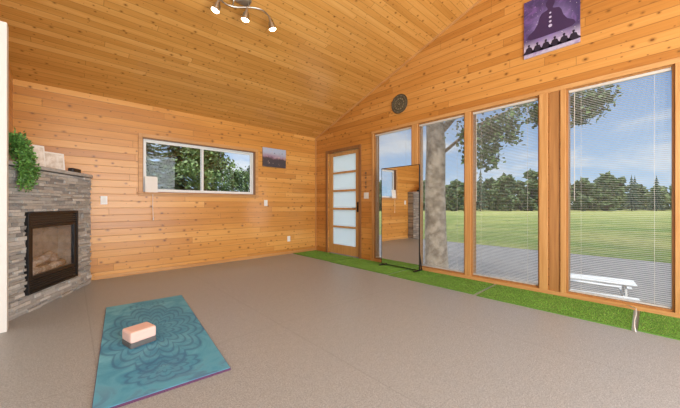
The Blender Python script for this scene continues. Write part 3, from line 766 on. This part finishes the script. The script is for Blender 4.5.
# trees behind the house
def spruce_near(seed,hh,ww):
    t=empty('spruce_tree',(0,0,0),label='dense green spruce behind the house',cat='tree',group='spruces behind the sliding window'); rn=random.Random(seed)
    b=MB(); b.tube([(0,0,0),(0,0,hh*.97)],[.12,.015],8); b.obj('trunk',M['trunkdark'],t)
    c=MB(); q=MB(); z=.5
    while z<hh*.97:
        r=ww*.5*(1-z/hh)**.8+.08
        for k in range(13):
            a=rn.uniform(0,6.28); ln=r*rn.uniform(.75,1.1); dr=-.25*ln
            p0=Vector((0,0,z+rn.uniform(-.08,.08))); p1=p0+Vector((ln*math.cos(a),ln*math.sin(a),dr))
            q.tube([p0,p1],[.018,.005],4)
            m_=int(38*ln)+8
            for j in range(m_):
                u=rn.uniform(.1,1); p=p0.lerp(p1,u); wd=.32*(1.1-u)*min(1,ln)+.06
                d=Vector((math.cos(a+rn.choice([-1,1])*rn.uniform(.4,1.1)),math.sin(a+rn.choice([-1,1])*rn.uniform(.4,1.1)),rn.uniform(-.5,.1))).normalized()
                g=rn.uniform(.55,1.5); s=Vector((-d.y,d.x,rn.uniform(-.5,.5)))*.028
                e_=p+d*wd*rn.uniform(.6,1.1)
                c.add([p-s,p+s,e_],[(0,1,2)],0,(.15*g,.24*g,.09*g))
        z+=.13
    q.obj('branch',M['trunkdark'],t); c.obj('foliage',M['leafy'],t,fix=False); return t
sp=spruce_near(21,6.6,4.0); sp.location=(-2.65,6.4,GZ+.01)
for (x,y,r,s) in [(-.35,10.2,1,1.20),(-6.4,10.0,2,1.1),(5.4,14.6,2.2,.76),(10.2,17.8,4.2,.95)]:
    dup(sp,(x,y,GZ+.01),r,(s,s,s))
def leafy_tree(seed,top,spread,g0,label):
    lt=empty('leafy_tree',(0,0,0),label=label,cat='tree'); rn=random.Random(seed)
    b=MB(); b.tube([(0,0,0),(.1,0,top*.33),(.0,.1,top*.66),(.1,0,top*.95)],[.11,.09,.07,.02],8); b.obj('trunk',M['bark'],lt,smooth=True)
    b=MB()
    for k in range(46):
        a=rn.uniform(0,6.28); r=spread*math.sqrt(rn.random()); z=top*rn.uniform(.32,1.0); r*=math.sin(math.pi*min(1,(z/top)*.75+.2))
        k_=rn.uniform(.75,1.25); leaves(b,(r*math.cos(a),r*math.sin(a),z),(.40,.40,.28),200,rn,.11,tuple(c*k_ for c in g0))
    b.obj('foliage',M['leafy'],lt,fix=False); return lt
a_=leafy_tree(31,4.5,1.1,(.19,.28,.085),'sunlit green tree behind the house'); a_.location=(-.55,5.9,GZ+.02)
c_=leafy_tree(33,3.5,1.2,(.19,.28,.09),'low bushy green tree behind the house'); c_.location=(2.0,8.6,GZ+.02)
d_=leafy_tree(34,3.2,1.3,(.17,.26,.08),'low bushy green tree behind the house'); d_.location=(4.6,10.2,GZ+.02)

# picnic table
pt=empty('picnic_table',(4.10,-4.42,GZ+.001),(0,0,math.radians(8)),label='white wooden picnic table on gravel beyond windows',cat='picnic table')
b=MB()
for k in range(4): b.box(-.27+k*.137,-.27+k*.137+.115,-.62,.62,.445,.470)
b.obj('tabletop',M['bench'],pt,bevel=.004)
for sx in(-1,1):
    b=MB(); x=sx*.50
    b.box(x-.09,x-.01,-.62,.62,.24,.262); b.box(x+.01,x+.09,-.62,.62,.24,.262); b.obj('bench',M['bench'],pt,bevel=.004)
for yy in(-.46,.46):
    b=MB(); b.beam((-.44,yy,.03),(-.16,yy,.445),.03,.05); b.beam((.44,yy,.03),(.16,yy,.445),.03,.05); b.beam((-.58,yy+.03,.22),(.58,yy+.03,.22),.03,.04); b.beam((-.25,yy+.03,.425),(.25,yy+.03,.425),.03,.04)
    b.obj('leg_frame',M['bench'],pt)

# ------------------------------------------------------------------ world + lights
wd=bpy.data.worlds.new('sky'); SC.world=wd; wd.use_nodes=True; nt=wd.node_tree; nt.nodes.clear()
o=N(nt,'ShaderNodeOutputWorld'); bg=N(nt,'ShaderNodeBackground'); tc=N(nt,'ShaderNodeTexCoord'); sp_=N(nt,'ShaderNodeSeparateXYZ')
nt.links.new(tc.outputs['Generated'],sp_.inputs[0]); x,y,z=sp_.outputs
zz=mth(nt,'MAXIMUM',z,.0)
sky=mixc(nt,mrange(nt,zz,0,.5,smooth=False),(.58,.77,.96),(.12,.33,.82))
den=mth(nt,'ADD',zz,.22)
cl=noise_tex(nt,comb(nt,mth(nt,'DIVIDE',x,den),mth(nt,'DIVIDE',y,den),0),1.15,7,.55,.3)
cm=mth(nt,'MULTIPLY',mrange(nt,cl,.46,.68),.85)
col=mixc(nt,cm,sky,(.97,.97,.98))
col=mixc(nt,mrange(nt,z,-.02,-.1,0,1),col,(.25,.28,.18))
nt.links.new(mixc(nt,mrange(nt,z,.55,.85),col,(.88,.94,1.0)),bg.inputs[0]); nt.links.new(mrange(nt,z,.6,.9,1.0,3.0),bg.inputs[1]); nt.links.new(bg.outputs[0],o.inputs[0])  # sky overhead, out of view, whitened and boosted as extra fill through the windows
def light(nm,t,loc,tgt,e,col=(1,1,1),size=1,sy=None):
    l=bpy.data.lights.new(nm,t); l.energy=e; l.color=col
    ob=bpy.data.objects.new(nm,l); COL.objects.link(ob); ob.location=loc
    ob.rotation_euler=(Vector(tgt)-Vector(loc)).to_track_quat('-Z','Y').to_euler()
    if t=='AREA':
        l.size=size
        if sy: l.shape='RECTANGLE'; l.size_y=sy
    return ob
s=light('sun','SUN',(-9,-9,24),(0,-4,0),3.1,(1,.94,.84)); s.data.angle=.02
light('room_fill_light','AREA',(-2.7,-8.3,2.0),(-2.2,0,1.6),190,(.90,.96,1),3.6,2.2)  # added fill behind the camera, not a fixture of the room
light('side_fill_light','AREA',(-5.2,-7.4,2.1),(-1.0,-3.5,2.0),66,(.90,.96,1),2.0,1.6)  # second added fill, from the unseen left side of the room
light('ceiling_fill_light','AREA',(-2.9,-7.9,.5),(-2.6,-2.8,3.4),125,(1,.97,.93),2.2,1.0)  # added low lamp behind the camera, aimed up to brighten the ceiling

cam=bpy.data.cameras.new('camera'); co=bpy.data.objects.new('camera',cam); COL.objects.link(co)
co.location=(CX,CY,1.05); co.rotation_euler=(math.pi/2,0,YAW-math.pi/2)
cam.sensor_width=36; cam.lens=290.3/680*36; cam.shift_y=.5/680; cam.clip_start=.02; cam.clip_end=2000
SC.camera=co
